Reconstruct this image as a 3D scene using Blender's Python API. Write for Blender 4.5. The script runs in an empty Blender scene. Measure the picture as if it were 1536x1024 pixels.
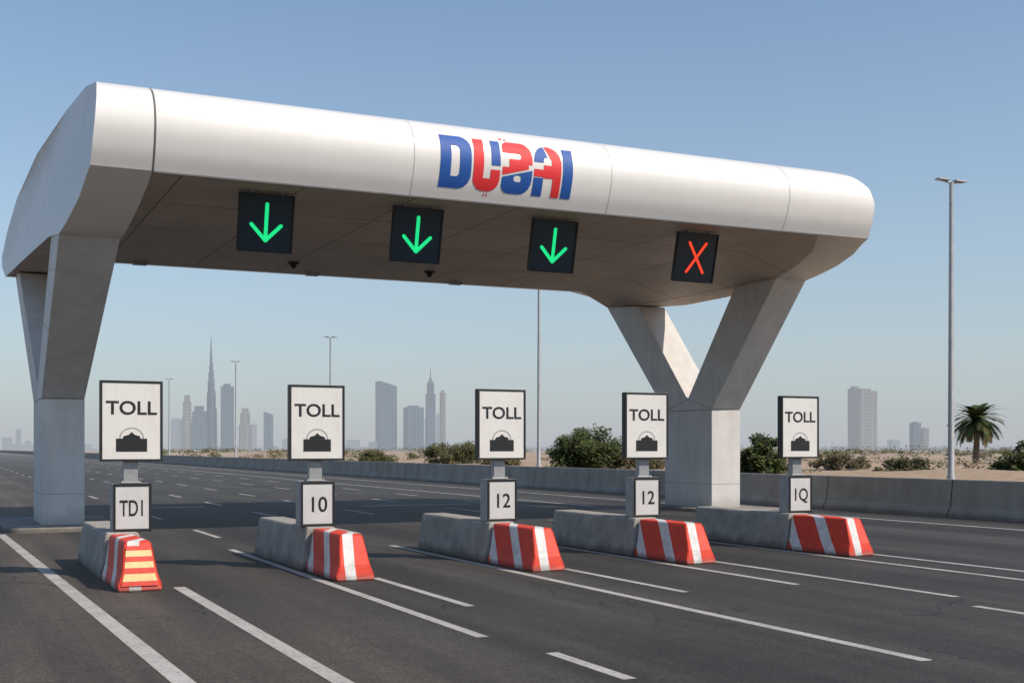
import bpy, bmesh, math, random
from mathutils import Vector, Matrix
random.seed(7)
R=math.radians
sc=bpy.context.scene
sc.view_settings.view_transform='Standard'
sc.view_settings.look='None'
sc.view_settings.exposure=0

# ------------------------------------------------------------ materials
HAZE=(0.465,0.495,0.535,1)
def newmat(name):
    m=bpy.data.materials.new(name); m.use_nodes=True
    nt=m.node_tree; b=nt.nodes['Principled BSDF']
    return m,nt,b
def N(nt,t,**kw):
    n=nt.nodes.new(t)
    for k,v in kw.items(): setattr(n,k,v)
    return n
def coords(nt,scale=(1,1,1),kind='Object'):
    tc=N(nt,'ShaderNodeTexCoord'); mp=N(nt,'ShaderNodeMapping')
    mp.inputs['Scale'].default_value=scale
    nt.links.new(tc.outputs[kind],mp.inputs['Vector'])
    return mp.outputs['Vector']
def noise(nt,vec,scale,detail=4,rough=.55):
    n=N(nt,'ShaderNodeTexNoise'); n.inputs['Scale'].default_value=scale
    n.inputs['Detail'].default_value=detail; n.inputs['Roughness'].default_value=rough
    nt.links.new(vec,n.inputs['Vector']); return n.outputs['Fac']
def ramp(nt,fac,stops):
    r=N(nt,'ShaderNodeValToRGB'); e=r.color_ramp.elements
    e[0].position=stops[0][0]; e[0].color=(*stops[0][1],1)
    e[1].position=stops[-1][0]; e[1].color=(*stops[-1][1],1)
    for p,c in stops[1:-1]:
        x=e.new(p); x.color=(*c,1)
    nt.links.new(fac,r.inputs['Fac']); return r.outputs['Color']
def mixc(nt,a,b,fac,mode='MIX'):
    m=N(nt,'ShaderNodeMixRGB',blend_type=mode)
    for s,v in ((m.inputs[0],fac),(m.inputs[1],a),(m.inputs[2],b)):
        if isinstance(v,(int,float)): s.default_value=v
        elif isinstance(v,tuple): s.default_value=v if len(v)==4 else (*v,1)
        else: nt.links.new(v,s)
    return m.outputs[0]
def mth(nt,op,a,b=None):
    m=N(nt,'ShaderNodeMath',operation=op)
    for i,v in enumerate((a,b)):
        if v is None: continue
        if isinstance(v,(int,float)): m.inputs[i].default_value=v
        else: nt.links.new(v,m.inputs[i])
    return m.outputs[0]
def bump(nt,b,h,strength=.2,dist=.02):
    n=N(nt,'ShaderNodeBump'); n.inputs['Strength'].default_value=strength
    n.inputs['Distance'].default_value=dist
    nt.links.new(h,n.inputs['Height']); nt.links.new(n.outputs['Normal'],b.inputs['Normal'])
def mottled(name,c1,c2,scale=3,rough=.6,bs=0,bscale=60,vscale=(1,1,1),metal=0):
    m,nt,b=newmat(name); v=coords(nt,vscale)
    f=noise(nt,v,scale,6,.6)
    nt.links.new(ramp(nt,f,[(.3,c1),(.7,c2)]),b.inputs['Base Color'])
    b.inputs['Roughness'].default_value=rough; b.inputs['Metallic'].default_value=metal
    if bs: bump(nt,b,noise(nt,v,bscale,3),bs,.01)
    return m
def posxyz(nt):
    g=N(nt,'ShaderNodeNewGeometry'); s=N(nt,'ShaderNodeSeparateXYZ')
    nt.links.new(g.outputs['Position'],s.inputs[0]); return g.outputs['Position'],s.outputs
def stripe_lines(nt,coord,period,width,offset=0.0):
    a=mth(nt,'ADD',coord,offset)
    a=mth(nt,'MODULO',a,period)
    return mth(nt,'LESS_THAN',a,width)
def aerial(m,fac):  # haze painted into the material as a glow in one flat colour
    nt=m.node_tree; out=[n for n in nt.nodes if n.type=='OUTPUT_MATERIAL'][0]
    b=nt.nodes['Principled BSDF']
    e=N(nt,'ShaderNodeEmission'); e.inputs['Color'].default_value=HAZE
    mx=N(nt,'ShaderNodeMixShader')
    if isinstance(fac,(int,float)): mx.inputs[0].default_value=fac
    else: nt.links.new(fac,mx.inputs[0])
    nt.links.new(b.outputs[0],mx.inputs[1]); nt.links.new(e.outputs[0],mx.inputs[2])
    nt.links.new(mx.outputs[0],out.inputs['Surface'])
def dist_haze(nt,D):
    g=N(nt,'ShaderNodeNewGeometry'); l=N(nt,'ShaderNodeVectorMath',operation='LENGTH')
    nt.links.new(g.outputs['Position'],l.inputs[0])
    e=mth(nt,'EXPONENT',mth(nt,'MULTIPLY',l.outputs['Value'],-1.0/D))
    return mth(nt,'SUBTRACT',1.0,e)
def maprange(nt,v,a,b_,c,d,smooth=False):
    n=N(nt,'ShaderNodeMapRange')
    if smooth: n.interpolation_type='SMOOTHSTEP'
    nt.links.new(v,n.inputs[0])
    for i,x in enumerate((a,b_,c,d)): n.inputs[i+1].default_value=x
    return n.outputs[0]

# asphalt
M_asph,nt,b=newmat('asphalt')
pos,xyz=posxyz(nt)
mp=N(nt,'ShaderNodeMapping'); mp.inputs['Scale'].default_value=(1,.05,1); nt.links.new(pos,mp.inputs['Vector'])
streak=noise(nt,mp.outputs[0],1.3,4)
big=noise(nt,pos,.16,4)
fine=noise(nt,pos,38,4,.8)
med=noise(nt,pos,3.2,5,.65)
grain=noise(nt,pos,15,5,.85)
base=ramp(nt,fine,[(.26,(.024,.0225,.022)),(.5,(.052,.0495,.047)),(.76,(.15,.142,.131))])
c=mixc(nt,base,ramp(nt,grain,[(.36,(.58,.58,.58)),(.64,(1.38,1.36,1.34))]),1,'MULTIPLY')
c=mixc(nt,c,ramp(nt,streak,[(.35,(.60,.60,.61)),(.65,(1.1,1.09,1.07))]),1,'MULTIPLY')
c=mixc(nt,c,ramp(nt,big,[(.3,(.76,.76,.77)),(.7,(1.18,1.16,1.12))]),1,'MULTIPLY')
c=mixc(nt,c,ramp(nt,med,[(.3,(.82,.82,.82)),(.7,(1.12,1.12,1.12))]),1,'MULTIPLY')
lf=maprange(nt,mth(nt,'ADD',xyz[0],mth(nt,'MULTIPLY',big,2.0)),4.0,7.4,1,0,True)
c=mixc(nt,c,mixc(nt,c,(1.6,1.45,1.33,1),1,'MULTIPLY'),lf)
ph=mth(nt,'MODULO',mth(nt,'ADD',xyz[0],33.7),3.55)
oil_shade=mth(nt,'MULTIPLY',maprange(nt,ph,.6,1.5,0,1,True),maprange(nt,ph,2.0,2.9,1,0,True))
yy=mth(nt,'MULTIPLY',maprange(nt,xyz[1],12,20,0,1,True),maprange(nt,xyz[1],40,60,1,0,True))
oil_shade=mth(nt,'MULTIPLY',mth(nt,'MULTIPLY',oil_shade,yy),maprange(nt,streak,.3,.6,.35,.9))
c=mixc(nt,c,(.016,.016,.017,1),mth(nt,'MULTIPLY',oil_shade,.85))  # dark lane centres: oil streaks plus gantry shade painted into the asphalt
vo=N(nt,'ShaderNodeTexVoronoi',feature='DISTANCE_TO_EDGE'); vo.inputs['Scale'].default_value=.23
wv=N(nt,'ShaderNodeVectorMath',operation='ADD'); nz=N(nt,'ShaderNodeTexNoise'); nz.inputs['Scale'].default_value=1.1; nz.inputs['Detail'].default_value=5
nt.links.new(pos,nz.inputs['Vector']); nt.links.new(pos,wv.inputs[0]); nt.links.new(nz.outputs['Color'],wv.inputs[1]); nt.links.new(wv.outputs[0],vo.inputs['Vector'])
ck=mth(nt,'MULTIPLY',mth(nt,'LESS_THAN',vo.outputs['Distance'],.0035),mth(nt,'GREATER_THAN',big,.49))
c=mixc(nt,c,(.012,.012,.012,1),mth(nt,'MULTIPLY',ck,.75))
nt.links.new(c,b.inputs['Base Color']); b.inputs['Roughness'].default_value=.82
b.inputs['Specular IOR Level'].default_value=.3
bump(nt,b,grain,.5,.012)
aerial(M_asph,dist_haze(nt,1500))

# sand
M_sand,nt,b=newmat('sand'); pos,xyz=posxyz(nt)
n1=noise(nt,pos,.06,6,.6); n2=noise(nt,pos,1.7,5,.65)
c=mixc(nt,ramp(nt,n1,[(.3,(.34,.235,.145)),(.7,(.48,.345,.225))]),ramp(nt,n2,[(.3,(.66,.63,.58)),(.65,(1.05,1.03,1))]),1,'MULTIPLY')
nt.links.new(c,b.inputs['Base Color']); b.inputs['Roughness'].default_value=.95
bump(nt,b,n2,.5,.2)
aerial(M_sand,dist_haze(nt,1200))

# paint on the road
M_line,nt,b=newmat('road_paint'); pos,xyz=posxyz(nt)
w=noise(nt,pos,16,7,.75); w2=noise(nt,pos,1.2,3)
c=mixc(nt,ramp(nt,w,[(.35,(.12,.115,.11)),(.46,(.50,.475,.44))]),ramp(nt,w2,[(.3,(.7,.69,.68)),(.7,(1,1,1))]),1,'MULTIPLY')
nt.links.new(c,b.inputs['Base Color']); b.inputs['Roughness'].default_value=.7

# gantry cladding
M_clad,nt,b=newmat('white_cladding'); pos,xyz=posxyz(nt)
mp=N(nt,'ShaderNodeMapping'); mp.inputs['Scale'].default_value=(2.2,2.2,.25); nt.links.new(pos,mp.inputs['Vector'])
f=noise(nt,mp.outputs[0],1.2,5); f2=noise(nt,pos,.5,3)
c=mixc(nt,ramp(nt,f,[(.25,(.775,.75,.72)),(.75,(.805,.785,.755))]),ramp(nt,f2,[(.3,(.96,.96,.96)),(.7,(1,1,1))]),1,'MULTIPLY')
nt.links.new(c,b.inputs['Base Color']); b.inputs['Roughness'].default_value=.33
b.inputs['Specular IOR Level'].default_value=.5
M_side,nt,b=newmat('side_cladding'); pos,xyz=posxyz(nt)
l1=stripe_lines(nt,xyz[1],1.35,.02,.3)
f=noise(nt,pos,.8,4)
c=mixc(nt,ramp(nt,f,[(.3,(.62,.63,.64)),(.7,(.68,.685,.69))]),(.33,.33,.34,1),l1)
nt.links.new(c,b.inputs['Base Color']); b.inputs['Roughness'].default_value=.4
M_soff,nt,b=newmat('soffit_panels'); pos,xyz=posxyz(nt)
l1=stripe_lines(nt,xyz[0],2.75,.035,.7); l2=stripe_lines(nt,xyz[1],3.4,.05,.2)
l=mth(nt,'MAXIMUM',l1,l2)
f=noise(nt,pos,.6,5)
pid=N(nt,'ShaderNodeTexWhiteNoise',noise_dimensions='2D')
cb=N(nt,'ShaderNodeCombineXYZ'); nt.links.new(mth(nt,'FLOOR',mth(nt,'DIVIDE',mth(nt,'ADD',xyz[0],.7),2.75)),cb.inputs[0]); nt.links.new(mth(nt,'FLOOR',mth(nt,'DIVIDE',mth(nt,'ADD',xyz[1],.2),3.4)),cb.inputs[1])
nt.links.new(cb.outputs[0],pid.inputs['Vector'])
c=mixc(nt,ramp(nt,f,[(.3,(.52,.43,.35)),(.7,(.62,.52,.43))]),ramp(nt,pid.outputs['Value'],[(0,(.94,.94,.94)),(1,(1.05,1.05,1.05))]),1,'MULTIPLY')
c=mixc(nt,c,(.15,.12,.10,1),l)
nt.links.new(c,b.inputs['Base Color']); b.inputs['Roughness'].default_value=.6
M_leg,nt,b=newmat('painted_concrete_leg'); pos,xyz=posxyz(nt)
mp=N(nt,'ShaderNodeMapping'); mp.inputs['Scale'].default_value=(2.5,2.5,.4); nt.links.new(pos,mp.inputs['Vector'])
c=mixc(nt,ramp(nt,noise(nt,pos,1.1,6),[(.3,(.59,.575,.555)),(.7,(.68,.665,.645))]),ramp(nt,noise(nt,mp.outputs[0],1.3,5),[(.3,(.90,.89,.88)),(.6,(1,1,1))]),1,'MULTIPLY')
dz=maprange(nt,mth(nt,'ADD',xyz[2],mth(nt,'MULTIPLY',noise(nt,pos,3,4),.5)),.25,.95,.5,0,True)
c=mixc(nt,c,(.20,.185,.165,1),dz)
nt.links.new(c,b.inputs['Base Color']); b.inputs['Roughness'].default_value=.6
M_seam=mottled('seam_dark',(.10,.10,.10),(.14,.14,.14),4,.8)
M_seam2=mottled('seam_grey',(.30,.295,.29),(.36,.355,.35),4,.8)
M_conc,nt,b=newmat('concrete'); pos,xyz=posxyz(nt)
n1=noise(nt,pos,2.2,7,.68); n2=noise(nt,pos,34,4,.7)
c=mixc(nt,ramp(nt,n1,[(.3,(.25,.232,.205)),(.7,(.43,.40,.36))]),ramp(nt,n2,[(.35,(.72,.72,.72)),(.5,(1,1,1))]),1,'MULTIPLY')
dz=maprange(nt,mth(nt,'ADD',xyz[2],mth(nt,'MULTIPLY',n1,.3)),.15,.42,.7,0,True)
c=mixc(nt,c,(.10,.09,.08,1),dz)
nt.links.new(c,b.inputs['Base Color']); b.inputs['Roughness'].default_value=.92; bump(nt,b,n2,.5,.012)
M_wall,nt,b=newmat('wall_concrete'); pos,xyz=posxyz(nt)
j=stripe_lines(nt,xyz[1],6.0,.05,31.0)
mp=N(nt,'ShaderNodeMapping'); mp.inputs['Scale'].default_value=(1,.6,.35); nt.links.new(pos,mp.inputs['Vector'])
f=noise(nt,mp.outputs[0],1.6,7,.65)
c=mixc(nt,ramp(nt,f,[(.3,(.26,.23,.195)),(.7,(.39,.35,.305))]),(.07,.065,.06,1),j)
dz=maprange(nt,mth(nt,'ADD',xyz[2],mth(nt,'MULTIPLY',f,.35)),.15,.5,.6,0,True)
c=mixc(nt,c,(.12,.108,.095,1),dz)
nt.links.new(c,b.inputs['Base Color']); b.inputs['Roughness'].default_value=.92
bump(nt,b,noise(nt,pos,30,4),.3,.01)
M_blue=mottled('logo_blue',(.008,.085,.36),(.010,.09,.38),3,.6)
M_red=mottled('logo_red',(.74,.025,.03),(.78,.03,.035),3,.6)
M_black=mottled('black_frame',(.010,.010,.011),(.018,.018,.018),8,.4)
M_board,nt,b=newmat('sign_white'); v=coords(nt)
c=mixc(nt,ramp(nt,noise(nt,v,2,5),[(.3,(.66,.645,.61)),(.7,(.72,.705,.675))]),ramp(nt,noise(nt,coords(nt,(5,5,1.2)),2,5,.7),[(.25,(.93,.92,.90)),(.5,(1,1,1))]),1,'MULTIPLY')
nt.links.new(c,b.inputs['Base Color']); b.inputs['Roughness'].default_value=.45
M_num=mottled('number_face',(.50,.505,.49),(.60,.60,.585),3,.5)
M_steel=mottled('galvanised_steel',(.26,.27,.28),(.40,.405,.41),5,.5,metal=.3)
M_grey=mottled('icon_grey',(.3,.3,.3),(.38,.38,.38),6,.6)
M_led=mottled('signal_panel',(.004,.018,.030),(.007,.026,.042),3,.35)
M_pole=mottled('lamp_pole_paint',(.28,.29,.30),(.38,.385,.39),3,.5,metal=.2)
def emis(name,c,s):
    m,nt,b=newmat(name); b.inputs['Base Color'].default_value=(*c,1)
    b.inputs['Emission Color'].default_value=(*c,1); b.inputs['Emission Strength'].default_value=s
    f=noise(nt,coords(nt),60,2); nt.links.new(ramp(nt,f,[(.3,c),(.7,tuple(x*.9 for x in c))]),b.inputs['Emission Color'])
    return m
M_green=emis('led_green',(.01,.78,.25),.85)
M_ledred=emis('led_red',(.95,.06,.02),.9)
def stripemat(name,off,per,wid,slant=.35):
    m,nt,b=newmat(name); tc=N(nt,'ShaderNodeTexCoord'); s=N(nt,'ShaderNodeSeparateXYZ')
    oi=N(nt,'ShaderNodeObjectInfo'); sh=N(nt,'ShaderNodeVectorMath',operation='ADD')
    cbx=N(nt,'ShaderNodeCombineXYZ'); nt.links.new(mth(nt,'MULTIPLY',oi.outputs['Random'],50),cbx.inputs[0])
    nt.links.new(tc.outputs['Object'],sh.inputs[0]); nt.links.new(cbx.outputs[0],sh.inputs[1])
    nt.links.new(tc.outputs['Object'],s.inputs[0])
    q=mth(nt,'SUBTRACT',mth(nt,'MULTIPLY',s.outputs[0],1.9),s.outputs[1])
    q=mth(nt,'ADD',q,mth(nt,'MULTIPLY',s.outputs[2],slant))
    q=mth(nt,'MODULO',mth(nt,'ADD',q,20+off),per); q=mth(nt,'LESS_THAN',q,wid)
    d=noise(nt,sh.outputs[0],5,7,.72); d2=noise(nt,sh.outputs[0],26,5,.75)
    red=ramp(nt,d,[(.3,(.58,.030,.011)),(.7,(.78,.055,.020))]); wh=ramp(nt,d,[(.3,(.50,.49,.47)),(.6,(.74,.73,.71))])
    c=mixc(nt,red,wh,q)
    c=mixc(nt,c,(.2,.16,.14,1),ramp(nt,d2,[(.60,(0,0,0)),(.74,(.65,.65,.65))]))
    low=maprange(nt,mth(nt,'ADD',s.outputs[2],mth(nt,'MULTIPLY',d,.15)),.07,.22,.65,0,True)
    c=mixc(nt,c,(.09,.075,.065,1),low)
    nt.links.new(c,b.inputs['Base Color']); b.inputs['Roughness'].default_value=.6
    bump(nt,b,d2,.3,.012)
    return m
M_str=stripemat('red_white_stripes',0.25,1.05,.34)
M_yel=mottled('reflective_yellow',(.66,.47,.18),(.80,.62,.30),9,.5)
M_rd=mottled('barrier_red',(.54,.03,.014),(.72,.05,.024),7,.55)

def leafmat(name):
    m,nt,b=newmat(name); a=N(nt,'ShaderNodeAttribute'); a.attribute_name='Col'
    nt.links.new(a.outputs['Color'],b.inputs['Base Color']); b.inputs['Roughness'].default_value=.75
    b.inputs['Specular IOR Level'].default_value=.15
    return m
M_leaf=leafmat('foliage')
M_bark=mottled('bark',(.10,.075,.05),(.19,.14,.10),6,.9,.5,25)

# ------------------------------------------------------------ mesh builder
class MB:
    def __init__(s): s.v=[];s.f=[];s.m=[];s.c=[]
    def add(s,vs,fs,m=0,col=None):
        o=len(s.v); s.v+= [tuple(p) for p in vs]
        for f in fs:
            s.f.append([o+i for i in f]); s.m.append(m); s.c.append(col)
    def hexa(s,p,m=0):
        s.add(p,[(3,2,1,0),(4,5,6,7),(0,1,5,4),(1,2,6,5),(2,3,7,6),(3,0,4,7)],m)
    def box(s,x0,x1,y0,y1,z0,z1,m=0):
        s.hexa([(x0,y0,z0),(x1,y0,z0),(x1,y1,z0),(x0,y1,z0),(x0,y0,z1),(x1,y0,z1),(x1,y1,z1),(x0,y1,z1)],m)
    def sheet(s,x0,x1,y0,y1,z,m=0):
        s.add([(x0,y0,z),(x1,y0,z),(x1,y1,z),(x0,y1,z)],[(0,1,2,3)],m)
    def tube(s,path,radii,n=10,m=0,col=None):
        vs=[];fs=[]
        k=len(path)
        for i,(p,r) in enumerate(zip(path,radii)):
            p=Vector(p); a=Vector(path[max(0,i-1)]); b_=Vector(path[min(k-1,i+1)])
            t=(b_-a).normalized(); u=t.orthogonal().normalized() if abs(t.z)<.95 else Vector((1,0,0))
            u=(u-t*u.dot(t)).normalized(); w=t.cross(u)
            for j in range(n):
                an=2*math.pi*j/n; vs.append(p+u*math.cos(an)*r+w*math.sin(an)*r)
        for i in range(k-1):
            for j in range(n):
                fs.append((i*n+j,i*n+(j+1)%n,(i+1)*n+(j+1)%n,(i+1)*n+j))
        fs.append(tuple(range(n))[::-1]); fs.append(tuple((k-1)*n+j for j in range(n)))
        s.add(vs,fs,m,col)
    def prism_y(s,prof,y0,y1,m=0,dy0=None):
        n=len(prof); dy0=dy0 or [0]*n
        vs=[(x,y0+d,z) for (x,z),d in zip(prof,dy0)]+[(x,y1,z) for x,z in prof]
        fs=[(i,(i+1)%n,n+(i+1)%n,n+i) for i in range(n)]+[tuple(range(n))[::-1],tuple(range(n,2*n))]
        s.add(vs,fs,m)
    def finish(s,name,mats,loc=(0,0,0),parent=None,smooth=None,bevel=0,recalc=True,rot=None):
        me=bpy.data.meshes.new(name); me.from_pydata(s.v,[],s.f); 
        for m in mats: me.materials.append(m)
        for p,mi in zip(me.polygons,s.m): p.material_index=mi
        if any(c is not None for c in s.c):
            ca=me.color_attributes.new('Col','FLOAT_COLOR','CORNER')
            data=[]
            for p,c in zip(me.polygons,s.c):
                cc=c or (.05,.06,.03)
                data+= [cc[0],cc[1],cc[2],1]*p.loop_total
            ca.data.foreach_set('color',data)
        if recalc or smooth is not None:
            bm=bmesh.new(); bm.from_mesh(me)
            if recalc: bmesh.ops.recalc_face_normals(bm,faces=bm.faces)
            if smooth is not None:
                for f in bm.faces: f.smooth=True
                for e in bm.edges:
                    if len(e.link_faces)!=2 or e.calc_face_angle(0)>smooth: e.smooth=False
            bm.to_mesh(me); bm.free()
        o=bpy.data.objects.new(name,me); sc.collection.objects.link(o); o.location=loc
        if rot: o.rotation_euler=rot
        if parent: o.parent=parent
        if bevel:
            md=o.modifiers.new('bevel','BEVEL'); md.width=bevel; md.segments=2; md.limit_method='ANGLE'; md.angle_limit=R(40)
        return o
def empty(name,loc=(0,0,0)):
    o=bpy.data.objects.new(name,None); o.location=loc; sc.collection.objects.link(o); return o
def text(s,name,loc,h,parent,mat,bold=.006,align='CENTER',sx=1):
    cu=bpy.data.curves.new(name,'FONT'); cu.body=s; cu.size=h/.70; cu.align_x=align; cu.offset=bold; cu.extrude=.002
    cu.materials.append(mat)
    o=bpy.data.objects.new(name,cu); sc.collection.objects.link(o); o.location=loc; o.rotation_euler=(R(90),0,0); o.scale=(sx,1,1)
    o.parent=parent; return o
def catmull(pts,n):
    out=[];P=[Vector(p) for p in pts]; k=len(P)
    for i in range(k-1):
        a=P[max(0,i-1)];b_=P[i];c_=P[i+1];d=P[min(k-1,i+2)]
        for j in range(n):
            t=j/n
            out.append(.5*((2*b_)+(c_-a)*t+(2*a-5*b_+4*c_-d)*t*t+(3*b_-a-3*c_+d)*t**3))
    out.append(P[-1]); return out

# ------------------------------------------------------------ ground
g=MB(); g.sheet(-7000,7000,-300,9000,-.03); g.finish('ground',[M_sand],recalc=False)
g=MB(); g.sheet(-26,29.2,-40,1600,0); g.finish('road',[M_asph],recalc=False)
from mathutils import noise as mn
g=MB(); xs=[30.2+ (i/60)**1.7*330 for i in range(61)]; ys=[-40+(j/110)**1.5*860 for j in range(111)]
vs=[];fs=[]
for j,y in enumerate(ys):
    for i,x in enumerate(xs):
        ramp_=min(1,(x-30.2)/14)
        h=(mn.noise(Vector((x*.03,y*.03,1)))*.55+.45)*1.0+ mn.noise(Vector((x*.12,y*.12,3)))*.3+mn.noise(Vector((x*.4,y*.4,5)))*.07
        edge=min(1,(xs[-1]-x)/60,(ys[-1]-y)/100)
        vs.append((x,y,-.025+max(0,h)*ramp_*edge+(.10 if edge>.5 else 0)*ramp_))
nx=len(xs)
for j in range(len(ys)-1):
    for i in range(nx-1): fs.append((j*nx+i,j*nx+i+1,(j+1)*nx+i+1,(j+1)*nx+i))
g.add(vs,fs); g.finish('sand_dunes',[M_sand],recalc=False,smooth=3)

# markings
g=MB(); Z=.004
def line(x,y0,y1,w=.16): g.sheet(x-w/2,x+w/2,y0,y1,Z)
def sline(xa,ya,xb,yb,w): g.add([(xa-w/2,ya,Z),(xa+w/2,ya,Z),(xb+w/2,yb,Z),(xb-w/2,yb,Z)],[(0,1,2,3)])
sline(2.42,0,1.40,33.5,.21)
line(3.42,-5,19.6,.19)
line(5.72,12.9,26.4,.15); line(6.68,15.5,19.6,.14)
for k in range(5): line(5.95,9.95-k*3.6,11.6-k*3.6,.15)
line(9.25,9.5,26,.16); line(10.32,15.6,19.6,.14)
line(12.52,15.7,26,.15); line(13.62,13.4,19.8,.14)
for k in range(4): line(13.05,10.9-k*4,12.5-k*4,.15)
line(16.38,6,26,.15); line(17.52,8,19.6,.15)
line(26.3,0,1200,.2); line(22.4,40,1200,.2)
for x in (6.2,9.8,13.1,17.0,20.0):
    y=30 if x<18 else 44
    while y<420:
        line(x,y,y+3.2,.15); y+=8.5
line(1.2,66,900,.16)
g.sheet(7.0,9.0,46,46.35,Z); g.sheet(14.5,19,44,44.3,Z); g.sheet(-6,1.5,41,41.35,Z)
g.finish('lane_markings',[M_line],recalc=False)

# ------------------------------------------------------------ roadside wall
g=MB()
prof=[(29.1,0),(29.1,.12),(29.24,.34),(29.33,1.15),(29.36,1.2),(29.62,1.2),(29.65,1.15),(29.74,.34),(29.9,.12),(29.9,0)]
g.prism_y(prof,-30,900); g.finish('concrete_wall',[M_wall])

# ------------------------------------------------------------ gantry
gantry=empty('toll_gantry',(0,0,0))
front_k=[(27.5,10.12),(27.08,9.93),(26.76,9.57),(26.66,9.12),(26.78,8.62),(27.0,8.2)]
front=[(p.x,p.y) for p in catmull([(a,b_) for a,b_ in front_k],7)]
nf=len(front)
def lerp(a,b_,t): return a+(b_-a)*t
def interp(keys,n):
    out=[]
    for i in range(n):
        t=i/(n-1)*(len(keys)-1); j=min(int(t),len(keys)-2); out.append(lerp(keys[j],keys[j+1],t-j))
    return out
topYZ=[(40.1,8.85),(37.8,9.42),(34.2,9.98),(30.9,10.33),(28.6,10.30)]
def main_sec(x):
    s=[(x,y,z) for y,z in front]
    s+=[(x,y,8.2) for y in (27.3,28.1,29.2,30.3,31.4)]
    s+=[(x,y,8.2) for y in (34,37,40.8)]
    s+=[(x,41.7,8.3),(x,42.0,8.55)]
    s+=[(x,y,z) for y,z in topYZ]
    return s
def end_sec(xf,low,haunch,back,tops):
    s=[(x,y,z) for x,(y,z) in zip(xf,front)]
    s+=low+haunch+back+tops
    return s
lowL=[(27.4,8.0),(28.0,7.7),(28.6,7.45),(29.1,7.25),(29.5,7.1)]
L1=end_sec([4.15]*nf,[(x,y,z) for x,(y,z) in zip((4.12,4.05,3.97,3.9,3.82),lowL)],
   [(3.8,31.6,7.37),(3.8,36,7.45),(3.8,41.3,7.6)],[(3.9,42.0,7.95),(4.0,42.1,8.3)],[(4.15,y,z) for y,z in topYZ])
L0=end_sec(interp([3.05,3.0,2.95,2.9,2.87],nf),[(x,y,z) for x,(y,z) in zip((2.82,2.75,2.65,2.55,2.45),lowL)],
   [(2.40,31.6,7.37),(2.12,36,7.45),(1.86,41.3,7.6)],[(1.8,42.0,7.95),(1.78,42.1,8.3)],
   [(1.85,40.1,8.80),(2.0,37.8,9.40),(2.3,34.2,9.95),(2.75,30.9,10.33),(2.95,28.6,10.30)])
lowR=[(27.35,8.12),(28.1,7.93),(29.2,7.78),(30.3,7.69),(31.4,7.64)]
R1=end_sec([22.22]*nf,[(x,y,z) for x,(y,z) in zip((22.5,22.95,23.4,23.8,24.2),lowR)],
   [(24.2,34,7.6),(24.2,38.5,7.6),(24.2,42.3,7.85)],[(24.0,42.6,8.2),(23.8,42.4,8.5)],[(22.22,y,z) for y,z in topYZ])
R0=end_sec(interp([23.0,23.55,23.85,23.98,24.0,24.05],nf),[(x,y,z) for x,(y,z) in zip((24.15,24.45,24.8,25.1,25.4),lowR)],
   [(25.42,34,7.6),(25.45,38.5,7.6),(25.45,42.3,7.85)],[(25.3,42.6,8.2),(25.1,42.4,8.5)],
   [(24.7,40.1,8.85),(24.3,37.8,9.4),(23.9,34.2,9.9),(23.5,30.9,10.25),(23.1,28.6,10.25)])
xsM=[4.17,7.1,10.07,12.7,15.4,18.2,21.0,22.2]
secs=[(L0),(L1)]+[main_sec(x) for x in xsM]+[R1,R0]
g=MB(); n=len(L0); vs=[p for s in secs for p in s]
g.v=[tuple(p) for p in vs]
for k in range(len(secs)-1):
    for i in range(n):
        j=(i+1)%n
        g.f.append([k*n+i,k*n+j,(k+1)*n+j,(k+1)*n+i])
        mi=0
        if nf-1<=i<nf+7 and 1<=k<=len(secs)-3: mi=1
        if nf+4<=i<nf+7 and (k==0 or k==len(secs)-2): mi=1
        g.m.append(mi); g.c.append(None)
g.f.append(list(range(n))[::-1]); g.m.append(2); g.c.append(None)
g.f.append([(len(secs)-1)*n+i for i in range(n)]); g.m.append(2); g.c.append(None)
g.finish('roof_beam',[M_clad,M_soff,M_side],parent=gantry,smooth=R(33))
def fy(z):
    for (y0,z0),(y1,z1) in zip(front,front[1:]):
        if z1<=z<=z0:
            t=(z0-z)/(z0-z1+1e-9); return lerp(y0,y1,t)
    return front[-1][0]
def fseam(g,x,w,pr=.003,m=0):
    v=[];f=[]
    for i,(y,z) in enumerate(front): v+=[(x-w/2,y-pr,z),(x+w/2,y-pr,z)]
    for i in range(nf-1): f.append((2*i,2*i+1,2*i+3,2*i+2))
    g.add(v,f,m)
g=MB()
fseam(g,10.07,.014,m=1); fseam(g,15.4,.014,m=1); fseam(g,21.0,.018,m=1); fseam(g,4.16,.045)
g.box(4.19,22.2,27.0,27.06,8.165,8.197)
g.finish('panel_seams',[M_seam,M_seam2],parent=gantry)
g=MB()
def col(x0,x1,ft,bt,ftx,btx,zft,zbt):
    g.box(x0,x1,35.0,38.0,0,3.55)
    a=[(x0,35.0,3.56),(x1,35.0,3.56),(x1,36.5,3.95),(x0,36.5,3.95)]
    t=[(ftx[0],ft[0],zft),(ftx[1],ft[0],zft),(ftx[1],ft[1],zft+.3),(ftx[0],ft[1],zft+.3)]
    g.hexa(a+t)
    bq=[(x0,36.502,3.95),(x1,36.502,3.95),(x1,38.0,3.56),(x0,38.0,3.56)]
    tq=[(btx[0],bt[0],zbt),(btx[1],bt[0],zbt),(btx[1],bt[1],zbt+.2),(btx[0],bt[1],zbt+.2)]
    g.hexa(bq+tq)
    g.add([(x0+.001,35.0,3.55),(x1-.001,35.0,3.55),(x1-.001,38,3.55),(x0+.001,38,3.55),(x0+.001,36.5,3.949),(x1-.001,36.5,3.949)],
          [(0,1,5,4),(2,3,4,5),(0,4,3),(1,2,5),(0,3,2,1)])
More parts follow.
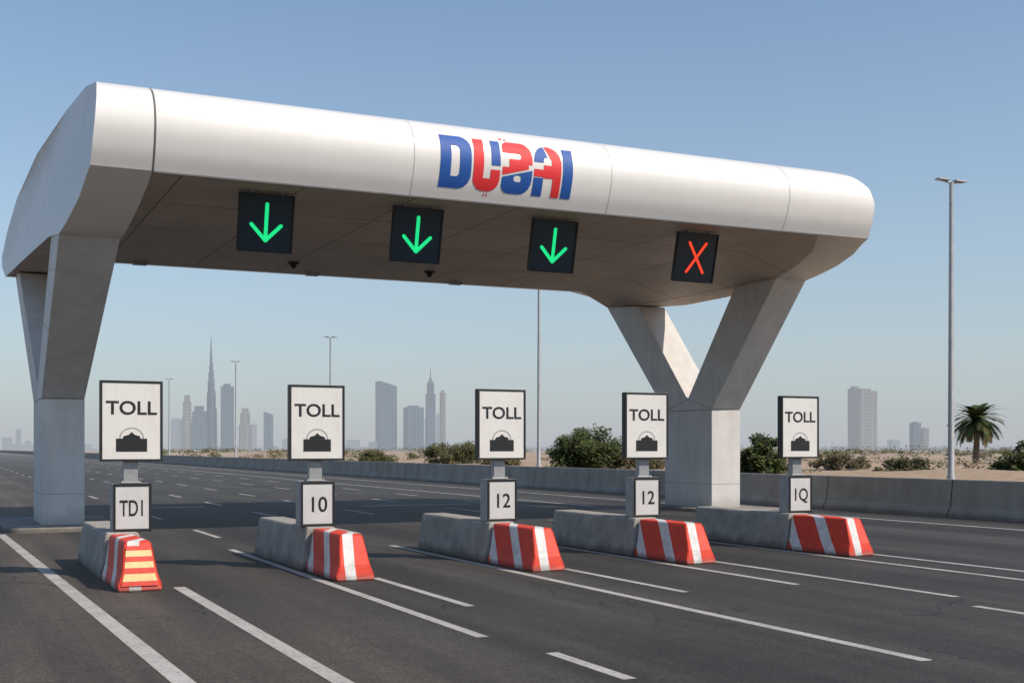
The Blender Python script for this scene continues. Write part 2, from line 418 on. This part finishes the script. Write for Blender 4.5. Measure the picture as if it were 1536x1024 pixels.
col(2.47,3.58,(29.5,31.6),(39.4,41.4),(2.46,3.81),(2.15,3.5),7.12,7.5)
col(24.2,25.4,(31.4,33.4),(39.9,42.3),(24.205,25.395),(24.21,25.39),7.66,7.65)
g.finish('support_columns',[M_leg],parent=gantry,bevel=.02)
g=MB()
for x0,x1 in ((2.47,3.58),(24.2,25.4)):
    for z in (.95,3.53):
        g.box(x0-.003,x1+.003,34.997,38.003,z,z+.018)
def armseam(x0,x1,a,b_,c_,d,t):
    yf=lerp(a[0],b_[0],t); zf=lerp(a[1],b_[1],t); yb=lerp(c_[0],d[0],t); zb=lerp(c_[1],d[1],t)
    e=.004; w=.02
    g.hexa([(x0-e,yf-e,zf),(x1+e,yf-e,zf),(x1+e,yb+e,zb),(x0-e,yb+e,zb),(x0-e,yf-e,zf+w),(x1+e,yf-e,zf+w),(x1+e,yb+e,zb+w),(x0-e,yb+e,zb+w)])
for t in (.45,.8):
    armseam(lerp(2.47,2.46,t),lerp(3.58,3.81,t),(35,3.56),(29.5,7.12),(36.5,3.95),(31.6,7.42),t)
g.finish('column_seams',[M_seam2],parent=gantry)
g=MB()
pts=[]
for cx,cy,r,a0 in ((4.1,34.2,.5,-90),(4.1,38.9,.5,0),(2.1,38.9,.5,90),(2.1,34.2,.5,180)):
    for k in range(7):
        a=R(a0+k*15); pts.append((cx+math.cos(a)*r,cy+math.sin(a)*r))
for off in (0,22.0):
    n2=len(pts)
    v=[(x+off-.1,y,0) for x,y in pts]+[(x+off-.1,y,.13) for x,y in pts]
    g.add(v,[(i,(i+1)%n2,n2+(i+1)%n2,n2+i) for i in range(n2)]+[tuple(range(n2,2*n2))])
g.finish('column_plinths',[M_conc],parent=gantry,bevel=.03)
g=MB()
for x,y in ((5.6,40.2),(11.3,40.2),(16.6,40.2)):
    g.box(x,x+.42,y,y+.3,8.10,8.2)
g.finish('soffit_boxes',[M_steel],parent=gantry)
g=MB()
for x,y in ((10.3,38.3),(15.0,38.3)):
    g.box(x-.16,x+.16,y-.12,y+.12,8.13,8.2)
    g.tube([(x,y,8.13),(x,y,8.08),(x,y,8.02),(x,y,7.99)],[.10,.11,.08,.03],12)
g.finish('soffit_cameras',[M_black],parent=gantry)
# logo
def rr(x,z,x0,x1,z0,z1,r=(0,0,0,0)):
    if not (x0<=x<=x1 and z0<=z<=z1): return False
    for (cx,cz,rad,sx,sz) in ((x0,z0,r[0],-1,-1),(x1,z0,r[1],1,-1),(x1,z1,r[2],1,1),(x0,z1,r[3],-1,1)):
        if rad:
            ox=cx-sx*rad; oz=cz-sz*rad
            if (x-ox)*sx>0 and (z-oz)*sz>0 and (x-ox)**2+(z-oz)**2>rad*rad: return False
    return True
def logo(x,z):
    if rr(x,z,0,.80,.0,1.24,(0,.32,.32,0)) and not rr(x,z,.28,.50,.26,.98,(0,.1,.1,0)): return 0
    if rr(x,z,.86,1.56,0,1.22,(.28,.28,0,0)):
        if not (1.13<x<1.31 and z>.28):
            if x<1.32 or z<.52:
                if z>.50 and x>1.13: return None
                return 1
            if z>.60: return 0
    if rr(x,z,1.62,2.42,0,1.24,(.2,.32,.32,.2)):
        if rr(x,z,1.60,2.12,.80,.95,(0,.06,.06,0)): return None
        if rr(x,z,1.60,1.80,.60,.95): return None
        if rr(x,z,1.94,2.14,.27,.42,(.06,.06,.06,.06)): return None
        d=z-(.48+.26*(x-2.0))
        if abs(d)<.024: return None
        if x>2.33 and .58<z<.70: return None
        return 1 if d>0 else 0
    if rr(x,z,2.48,3.22,0,1.22,(0,0,.36,.36)):
        if rr(x,z,2.74,2.96,.74,.94,(0,0,.1,.1)): return None
        if rr(x,z,2.74,2.96,-.1,.42): return None
        if rr(x,z,2.46,2.74,.62,.80): return None
        if x<2.74 and z<.42: return 0
        if .42<z<.45 and x<2.74: return None
        if z>.80:
            d=(x-2.90)+(z-.9)*.4
            if abs(d)<.022: return None
            return 0 if d<0 else 1
        if abs(x-2.98)<.015 and z<.42: return None
        return 1
    if rr(x,z,3.28,3.55,0,1.20,(0,0,0,0)): return 0
    if rr(x,z,1.60,1.68,1.28,1.32) or rr(x,z,1.72,1.78,1.27,1.31) or rr(x,z,1.20,1.23,-.11,-.04) or rr(x,z,1.27,1.30,-.12,-.04): return 1
    return None
g=MB(); st=.0125; W=3.58; z0=8.44; x0=10.73
nxg=int(W/st); nzg=int(1.5/st); vid={}
def vv(i,j):
    if (i,j) not in vid:
        z=z0-.14+j*st; vid[(i,j)]=len(g.v); g.v.append((x0+i*st,fy(z)-.009,z))
    return vid[(i,j)]
for i in range(nxg):
    for j in range(nzg):
        k=logo((i+.5)*st,(j+.5)*st-.14)
        if k is None: continue
        g.f.append([vv(i,j),vv(i+1,j),vv(i+1,j+1),vv(i,j+1)]); g.m.append(k); g.c.append(None)
lg=g.finish('dubai_lettering',[M_blue,M_red],parent=gantry,recalc=False,smooth=3.0)
def fnorm(z):
    e=.12; hi=min(10.1,z+e); lo_=max(8.21,z-e); a=fy(hi); b_=fy(lo_); t=Vector((0,a-b_,hi-lo_)).normalized()
    return (0,-t.z,t.y)
lg.data.normals_split_custom_set_from_vertices([fnorm(v.co.z) for v in lg.data.vertices])

# ------------------------------------------------------------ lane signals
def stroke(g,p,q,w,y,m):
    p=Vector(p);q=Vector(q);d=(q-p).normalized()
    pts=[]
    for s,c0 in ((1,q),(-1,p)):
        for k in range(7):
            a=math.pi/2-(math.pi*k/6)
            off=d*math.cos(a)*w/2*s+Vector((-d.y,d.x))*math.sin(a)*w/2*s
            pts.append(c0+off)
    n=len(pts)
    v=[(a.x,y,a.y) for a in pts]+[(a.x,y+.02,a.y) for a in pts]
    g.add(v,[tuple(range(n))]+[(i,(i+1)%n,n+(i+1)%n,n+i) for i in range(n)],m)
for x,kind in ((6.27,'a'),(10.05,'a'),(13.86,'a'),(18.3,'x')):
    root=empty('lane_signal',(x,28.0,8.14)); root.rotation_euler=(R(14),0,0)
    g=MB(); g.box(0,1.3,0,.14,-1.36,0); g.finish('housing',[M_led],parent=root,bevel=.015)
    g=MB(); g.box(0.0,1.3,-.03,-.001,-1.36,-1.33);g.box(0.0,1.3,-.03,-.001,-.03,0);g.box(0,.03,-.03,-.001,-1.328,-.032);g.box(1.27,1.3,-.03,-.001,-1.328,-.032)
    g.finish('rim',[M_black],parent=root)
    g=MB()
    if kind=='a':
        stroke(g,(.65,-.24),(.65,-1.08),.085,-.022,0)
        stroke(g,(.30,-.72),(.65,-1.08),.085,-.026,0); stroke(g,(1.0,-.72),(.65,-1.08),.085,-.030,0)
        g.finish('arrow',[M_green],parent=root)
    else:
        stroke(g,(.38,-.28),(.92,-1.08),.07,-.022,0); stroke(g,(.92,-.28),(.38,-1.08),.07,-.026,0)
        g.finish('cross',[M_ledred],parent=root)
    g=MB(); g.box(.25,.33,.03,.11,.002,.09); g.box(.97,1.05,.03,.11,.002,.09); g.finish('brackets',[M_steel],parent=root)

# ------------------------------------------------------------ toll islands
isl=[2.78,6.23,9.83,13.08,16.98]
sgx=[2.95,6.2,9.9,13.2,17.15]
nums=['TD1','10','12','12','1Q']
for i,cx in enumerate(isl):
    g=MB()
    prof=[(-.33,0),(-.33,.09),(-.27,.27),(-.21,.70),(-.18,.76),(.18,.76),(.21,.70),(.27,.27),(.33,.09),(.33,0)]
    dy=[0,0,.06,.22,.28,.28,.22,.06,0,0]
    g.prism_y(prof,0,1.95,0,dy)
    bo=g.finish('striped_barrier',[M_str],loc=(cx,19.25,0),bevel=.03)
    bo.rotation_euler=(0,0,R([.6,-.8,.5,-.3,1.0][i]))
    if i==0:
        h=MB()
        def fpt(x,z):
            zz=[0,.09,.27,.70]; yy=[0,0,.06,.22]; hw=[.33,.33,.27,.21]
            for a in range(3):
                if zz[a]<=z<=zz[a+1]:
                    t=(z-zz[a])/(zz[a+1]-zz[a]); return (x*lerp(hw[a],hw[a+1],t),lerp(yy[a],yy[a+1],t)-.006,z)
            return (x*.21,.22,z)
        for k,(za,zb) in enumerate(((.09,.16),(.16,.27),(.27,.36),(.36,.45),(.45,.53),(.53,.62),(.62,.69))):
            h.add([fpt(-.85,za),fpt(.85,za),fpt(.85,zb),fpt(-.85,zb)],[(0,1,2,3)],(k+1)%2)
        h.finish('reflective_panel',[M_yel,M_rd],parent=bo,recalc=False)
    g=MB()
    prof=[(-.37,0),(-.37,.10),(-.28,.72),(-.25,.78),(.25,.78),(.28,.72),(.37,.10),(.37,0)]
    g.prism_y(prof,0,3.6)
    g.finish('concrete_island',[M_conc],loc=(cx,21.25,0),bevel=.03)
    sx=sgx[i]; sy=21.42
    root=empty('toll_sign',(sx,sy,.78))
    root.rotation_euler=(0,0,R([.4,-.6,.5,-.4,.7][i]))
    g=MB(); g.box(-.31,.31,.02,.34,.0,.82)
    g.finish('number_cabinet',[M_steel],parent=root,bevel=.012)
    g=MB(); F=-.012
    g.box(-.30,.33,F,.018,.0,.045); g.box(-.30,.33,F,.018,.775,.82); g.box(-.30,-.262,F,.018,.047,.773); g.box(.292,.33,F,.018,.047,.773)
    g.finish('number_frame',[M_black],parent=root,bevel=.004)
    g=MB(); g.box(-.26,.29,.004,.016,.05,.77); g.finish('number_face',[M_num],parent=root)
    text(nums[i],'number_text',(.015,.002,.27),.27,root,M_black,.004,sx=.60 if i==0 else (.85 if i==4 else .95))
    g=MB(); g.box(-.12,.12,.1,.26,.822,1.205); g.box(-.17,.17,.06,.30,.823,.85); g.finish('post',[M_steel],parent=root,bevel=.01)
    g=MB()
    for bx_ in (-.14,.14):
        for by_ in (.09,.27): g.tube([(bx_,by_,.85),(bx_,by_,.875)],[.014,.014],6)
    g.finish('bolts',[M_steel],parent=root)
    B=1.2; W=.515; H=1.37
    g=MB(); g.box(-W,W,.0,.14,B,B+H); g.finish('board_back',[M_black],parent=root,bevel=.012)
    g=MB(); g.box(-W+.035,W-.035,-.006,-.001,B+.035,B+H-.035); g.finish('board_face',[M_board],parent=root)
    g=MB(); f=.037
    g.box(-W,W,-.02,-.001,B,B+f);g.box(-W,W,-.02,-.001,B+H-f,B+H);g.box(-W,-W+f,-.02,-.001,B+f+.001,B+H-f-.001);g.box(W-f,W,-.02,-.001,B+f+.001,B+H-f-.001)
    g.finish('board_frame',[M_black],parent=root,bevel=.004)
    text('TOLL','toll_text',(0,-.010,B+.80),.225,root,M_black,.005,sx=1.08)
    g=MB()
    g.box(-.255,.255,-.012,-.007,B+.165,B+.385)
    pts=[(-.15,.387),(-.13,.43),(-.05,.45),(0,.50),(.05,.45),(.13,.43),(.15,.387)]
    g.add([(x,-.0115,B+z) for x,z in pts],[tuple(range(7))])
    g.finish('icon_booth',[M_black],parent=root)
    g=MB(); v=[];ff=[]
    for k in range(19):
        a=math.pi*k/18
        v+=[(math.cos(a)*.205,-.0085,B+.388+math.sin(a)*.19),(math.cos(a)*.18,-.0085,B+.388+math.sin(a)*.165)]
    for k in range(18): ff.append((2*k,2*k+2,2*k+3,2*k+1))
    g.add(v,ff); g.finish('icon_arch',[M_grey],parent=root)

# ------------------------------------------------------------ street lamps
def lamp(x,y,h,arm=.50):
    g=MB()
    g.tube([(0,0,0),(0,0,.03)],[.26,.26],12); g.tube([(0,0,.03),(0,0,1.3),(0,0,1.35),(0,0,h)],[.15,.14,.11,.065],12)
    g.tube([(-arm*.95,0,h+.03),(0,0,h-.02),(arm*.95,0,h+.03)],[.025,.035,.025],8)
    for s in (-1,1):
        a,b_=sorted((s*.12,s*(arm+.12)))
        zz=h+.04
        g.hexa([(a,-.13,zz),(b_,-.13,zz),(b_,.13,zz),(a,.13,zz),(a+.04,-.08,zz+.055),(b_-.04,-.08,zz+.055),(b_-.04,.08,zz+.055),(a+.04,.08,zz+.055)],0)
    g.finish('street_lamp',[M_pole],loc=(x,y,-.02),smooth=R(40))
for x,y,h in ((30.2,29.95,11.0),(30.2,60.4,11.1),(30.2,100.3,11.7),(30.2,137,12.0),(30.2,181,12.3),(30.2,240,12.3),(30.2,310,12.3)): lamp(x,y,h)

# ------------------------------------------------------------ vegetation
def leaf_cluster(g,c,rad,nl,size,cols,flat=.8):
    for _ in range(nl):
        d=Vector((random.gauss(0,1),random.gauss(0,1),random.gauss(0,1))).normalized()
        r=rad*(random.random()**.45)
        p=Vector(c)+Vector((d.x*r,d.y*r,d.z*r*flat))
        u=Vector((random.gauss(0,1),random.gauss(0,1),random.gauss(0,1))).normalized(); w=u.orthogonal().normalized()
        s=size*random.uniform(.6,1.4)
        k=random.choice(cols)
        cc=tuple(x*random.uniform(.75,1.25) for x in k)
        g.add([p-u*s,p+w*s*.5,p+u*s,p-w*s*.5],[(0,1,2,3)],0,cc)
GR=[(.054,.074,.022),(.072,.09,.028),(.095,.11,.04),(.042,.058,.018)]
OL=[(.085,.088,.036),(.105,.10,.046),(.065,.07,.03)]
DRY=[(.15,.115,.06),(.18,.14,.08),(.11,.095,.048),(.10,.10,.05)]
def shrub(x,y,w,h,cols=GR,nl=9000,name='shrub'):
    g=MB()
    for k in range(7):
        a=random.uniform(0,6.28); q=(math.cos(a)*w*.3,math.sin(a)*w*.3,h*.6)
        g.tube([(0,0,-.2),(q[0]*.5,q[1]*.5,h*.3),q],[.09,.06,.02],6,1,(.1,.08,.05))
    ncl=60
    for k in range(ncl):
        a=random.uniform(0,6.28); rr_=random.random()**.6
        cx=math.cos(a)*w*.43*rr_; cy=math.sin(a)*w*.43*rr_
        top=h*math.sqrt(max(.1,1-(rr_*.88)**2))*random.uniform(.85,1.02)
        cz=random.uniform(.08*h,top*.87)
        cr=random.uniform(.10,.18)*min(w,h*1.6)
        leaf_cluster(g,(cx,cy,cz),cr,nl//ncl,.085+h*.013,cols if random.random()>.25 else [tuple(c*.75 for c in q) for q in cols])
    return g.finish(name,[M_leaf,M_bark],loc=(x,y,.25),recalc=False)
def plan(k,d): return ((.4272+.9041*k)*d,(.9041-.4272*k)*d)
shrub(53.1,96.3,7.0,4.2,GR,13000)
shrub(47.9,115.6,6.2,3.3,OL,8000)
shrub(44.1,58.8,3.2,3.2)
shrub(54.1,57.4,4.8,1.6,OL,7000)
shrub(60.3,54.0,3.6,2.6)
shrub(57.5,94.5,5.5,2.3,DRY,6000)
shrub(50.2,109,4.5,2.2,DRY,6000)
shrub(73.8,86.8,6.0,1.9,DRY,6000)
shrub(42.5,124,4.6,2.0,OL,5000)
g=MB()
for _ in range(280):
    d=random.uniform(75,430); k=random.uniform(-.33,.46)
    x,y=plan(k,d)
    if x<36 or (y>780): continue
    s=random.uniform(.5,1.5)*(1+d/260)
    leaf_cluster(g,(x,y,.35+s*.28),s*.75,90,.08+d*.0005,random.choice([GR,DRY,DRY,OL]),.5)
g.finish('desert_scrub',[M_leaf],recalc=False)
g=MB()
for _ in range(460):
    d=random.uniform(380,700); k=random.uniform(-.30,.46)
    x,y=plan(k,d)
    s=random.uniform(1.5,3.4)*(1.2 if k>-.1 else .8)
    leaf_cluster(g,(x,y,s*.35),s*1.3,34,.32,random.choice([DRY,OL,OL]),.5)
g.finish('distant_treeline',[M_leaf],recalc=False)

# palm
def palm(x,y,h,spread):
    root=empty('palm_tree',(x,y,.3))
    g=MB(); path=[];rad=[]
    for k in range(25):
        t=k/24; path.append((.25*math.sin(t*1.6),.1*t,h*.66*t)); rad.append(lerp(.36,.26,t)*(1.0 if k%2 else 1.13))
    g.tube(path,rad,10); g.finish('trunk',[M_bark],parent=root)
    c=Vector(path[-1]); g=MB()
    for k in range(64):
        a=k*2.39996+random.uniform(-.2,.2); el=lerp(1.3,-.55,(k/63)**.8)
        L=spread*random.uniform(.85,1.1); P=[]
        p=c.copy(); e=el
        for j in range(13):
            P.append(p.copy()); dd=Vector((math.cos(a)*math.cos(e),math.sin(a)*math.cos(e),math.sin(e)))
            p=p+dd*L/12; e-=.095
        col_=random.choice([(.06,.08,.026),(.085,.105,.038),(.045,.062,.02)]) if k<54 else random.choice([(.11,.09,.04),(.14,.105,.05)])
        g.tube(P,[lerp(.04,.01,j/12) for j in range(13)],4,0,tuple(q*1.1 for q in col_))
        for j in range(1,13):
            for sub in (0,.33,.66):
                if j==12 and sub>0: continue
                q=P[j].lerp(P[min(12,j+1)],sub); t=(P[j]-P[j-1]).normalized()
                s=t.cross(Vector((0,0,1))).normalized(); up=s.cross(t)
                ll=.70*math.sin(math.pi*min(1,(j+sub)/13*.85+.12))*spread/3
                for sg in (-1,1):
                    tip=q+(s*sg*.8+t*.65-Vector((0,0,.22))+up*.15)*ll
                    cc=tuple(z*random.uniform(.75,1.3) for z in col_)
                    g.add([q-t*.07,tip,q+t*.07],[(0,1,2)],0,cc)
    g.finish('fronds',[M_leaf],parent=root,recalc=False)
    g=MB()
    leaf_cluster(g,c-Vector((0,0,.35)),.55,160,.14,[(.11,.08,.04),(.15,.10,.05)]); g.finish('crown_base',[M_leaf],parent=root,recalc=False)
palm(104.5,100.0,7.6,3.4)

# ------------------------------------------------------------ skyline
def towermat(name,c,haze,per=4.0,vper=5.0,con=.6):
    m,nt,b=newmat(name); pos,xyz=posxyz(nt)
    f1=stripe_lines(nt,xyz[2],per,per*.5); hx=mth(nt,'ADD',xyz[0],xyz[1]); f2=stripe_lines(nt,hx,vper,vper*.35)
    l=mth(nt,'MULTIPLY',f1,mth(nt,'SUBTRACT',1.0,f2))
    cc=mixc(nt,(*c,1),tuple(x*con for x in c)+(1,),l)
    cc=mixc(nt,cc,ramp(nt,noise(nt,pos,.03,3),[(.3,(.75,.75,.75)),(.7,(1.15,1.15,1.15))]),1,'MULTIPLY')
    nt.links.new(cc,b.inputs['Base Color']); b.inputs['Roughness'].default_value=.35
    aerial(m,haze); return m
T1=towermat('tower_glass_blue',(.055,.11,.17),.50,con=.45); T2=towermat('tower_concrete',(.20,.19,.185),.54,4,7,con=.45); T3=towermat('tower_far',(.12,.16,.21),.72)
ux,uy=.9041,-.4272
def bx(s,off=0): return (640.8+ux*s+.4272*off, 1356.2+uy*s+.9041*off)
def tower(s,w,h,mat,kind='flat',d=None,off=0):
    x,y=bx(s,off); g=MB(); d=d or w*.8
    w2=w/2; dd=d/2
    if kind=='flat':
        g.box(-w2,w2,-dd,dd,0,h*.96); g.box(-w2*.6,w2*.5,-dd*.6,dd*.6,h*.961,h)
        g.box(-w2*.12,w2*.12,-dd-.6,-dd-.01,0,h*.93)
    elif kind=='step':
        g.box(-w2,w2,-dd,dd,0,h*.6); g.box(-w2*.78,w2*.85,-dd*.8,dd*.8,h*.601,h*.88); g.box(-w2*.5,w2*.6,-dd*.55,dd*.55,h*.881,h)
    elif kind=='slant':
        g.hexa([(-w2,-dd,0),(w2,-dd,0),(w2,dd,0),(-w2,dd,0),(-w2,-dd,h),(w2,-dd,h*.93),(w2,dd,h*.93),(-w2,dd,h)])
        g.box(-w2*.15,w2*.1,-dd-.6,-dd-.01,0,h*.9)
    elif kind=='spire':
        g.box(-w2,w2,-dd,dd,0,h*.72); g.box(-w2*.72,w2*.72,-dd*.7,dd*.7,h*.721,h*.86)
        g.hexa([(-w2*.5,-dd*.5,h*.861),(w2*.5,-dd*.5,h*.861),(w2*.5,dd*.5,h*.861),(-w2*.5,dd*.5,h*.861)]+[(-.3,-.3,h*.95),(.3,-.3,h*.95),(.3,.3,h*.95),(-.3,.3,h*.95)])
        g.tube([(0,0,h*.94),(0,0,h*1.06)],[.7,.2],6)
    elif kind=='burj':
        prev=0
        for k,(f,r) in enumerate(((.36,1.0),(.52,.78),(.62,.62),(.70,.48),(.76,.34),(.83,.2))):
            for q in range(3):
                a=q*2.094+.4; rr_=w2*r*(1-.1*q)
                cx,cy=math.cos(a)*rr_*.45,math.sin(a)*rr_*.45
                g.tube([(cx,cy,prev*h),(cx,cy,(f-.02*q)*h)],[rr_*.55,rr_*.52],8)
            prev=f-.05
        g.tube([(0,0,0),(0,0,.80*h),(0,0,.88*h),(0,0,h)],[w2*.4,w2*.2,w2*.12,.25],8)
    g.finish('skyscraper',[mat],loc=(x,y,0))
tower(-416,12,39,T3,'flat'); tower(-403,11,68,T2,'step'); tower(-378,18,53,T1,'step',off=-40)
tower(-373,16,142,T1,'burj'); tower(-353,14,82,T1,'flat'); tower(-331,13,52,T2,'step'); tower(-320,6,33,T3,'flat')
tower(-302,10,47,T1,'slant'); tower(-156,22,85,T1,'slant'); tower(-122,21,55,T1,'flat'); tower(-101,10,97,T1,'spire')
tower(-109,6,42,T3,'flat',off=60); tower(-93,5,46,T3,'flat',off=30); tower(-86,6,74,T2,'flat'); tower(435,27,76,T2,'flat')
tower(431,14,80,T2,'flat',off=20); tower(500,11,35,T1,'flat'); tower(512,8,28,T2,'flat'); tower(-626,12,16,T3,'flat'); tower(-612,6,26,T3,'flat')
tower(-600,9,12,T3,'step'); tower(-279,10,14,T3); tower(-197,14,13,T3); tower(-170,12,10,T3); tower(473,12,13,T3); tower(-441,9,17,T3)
g=MB()
for s in range(-680,700,9):
    x,y=bx(s+random.uniform(-4,4),random.uniform(60,260)); w=random.uniform(3,9); h=random.uniform(2,8.5) if random.random()<.85 else random.uniform(8,15)
    if s>-60 : h*=.5
    g.box(x-w,x+w,y-4,y+4,0,h)
g.finish('distant_city_blocks',[T3])

# ------------------------------------------------------------ light, sky, camera
AZ=R(142); EL=R(43)
w=bpy.data.worlds.new('World'); sc.world=w; w.use_nodes=True; nt=w.node_tree
sky=nt.nodes.new('ShaderNodeTexSky'); sky.sky_type='NISHITA'; sky.sun_disc=False
sky.sun_elevation=EL; sky.sun_rotation=AZ; sky.air_density=1.0; sky.dust_density=.6; sky.ozone_density=2.2; sky.altitude=0
S=.125
tint=mixc(nt,sky.outputs[0],(1.02,1.14,1.16,1),1,'MULTIPLY')
tc=N(nt,'ShaderNodeTexCoord'); sp=N(nt,'ShaderNodeSeparateXYZ'); nt.links.new(tc.outputs['Generated'],sp.inputs[0])
zc=mth(nt,'MAXIMUM',sp.outputs[2],0.0)
fz=mth(nt,'MULTIPLY',mth(nt,'EXPONENT',mth(nt,'MULTIPLY',zc,-5.2)),.98)
mx=mixc(nt,tint,tuple(q/S for q in HAZE[:3])+(1,),fz)
nt.links.new(mx,nt.nodes['Background'].inputs[0]); nt.nodes['Background'].inputs[1].default_value=S
sd=Vector((math.sin(AZ)*math.cos(EL),math.cos(AZ)*math.cos(EL),math.sin(EL)))
l=bpy.data.lights.new('sun','SUN'); l.energy=4.3; l.angle=R(.55); l.color=(1,.875,.73)
lo=bpy.data.objects.new('sun',l); sc.collection.objects.link(lo); lo.rotation_euler=sd.to_track_quat('Z','Y').to_euler(); lo.location=(40,-40,60)
cd=bpy.data.cameras.new('camera'); cam=bpy.data.objects.new('camera',cd); sc.collection.objects.link(cam)
cd.sensor_width=36; cd.lens=42.54; cd.shift_y=.1042; cd.clip_end=20000; cd.clip_start=.1
cam.location=(0,0,2.2); cam.rotation_euler=(R(90),0,-math.atan2(.4272,.9041)); sc.camera=cam
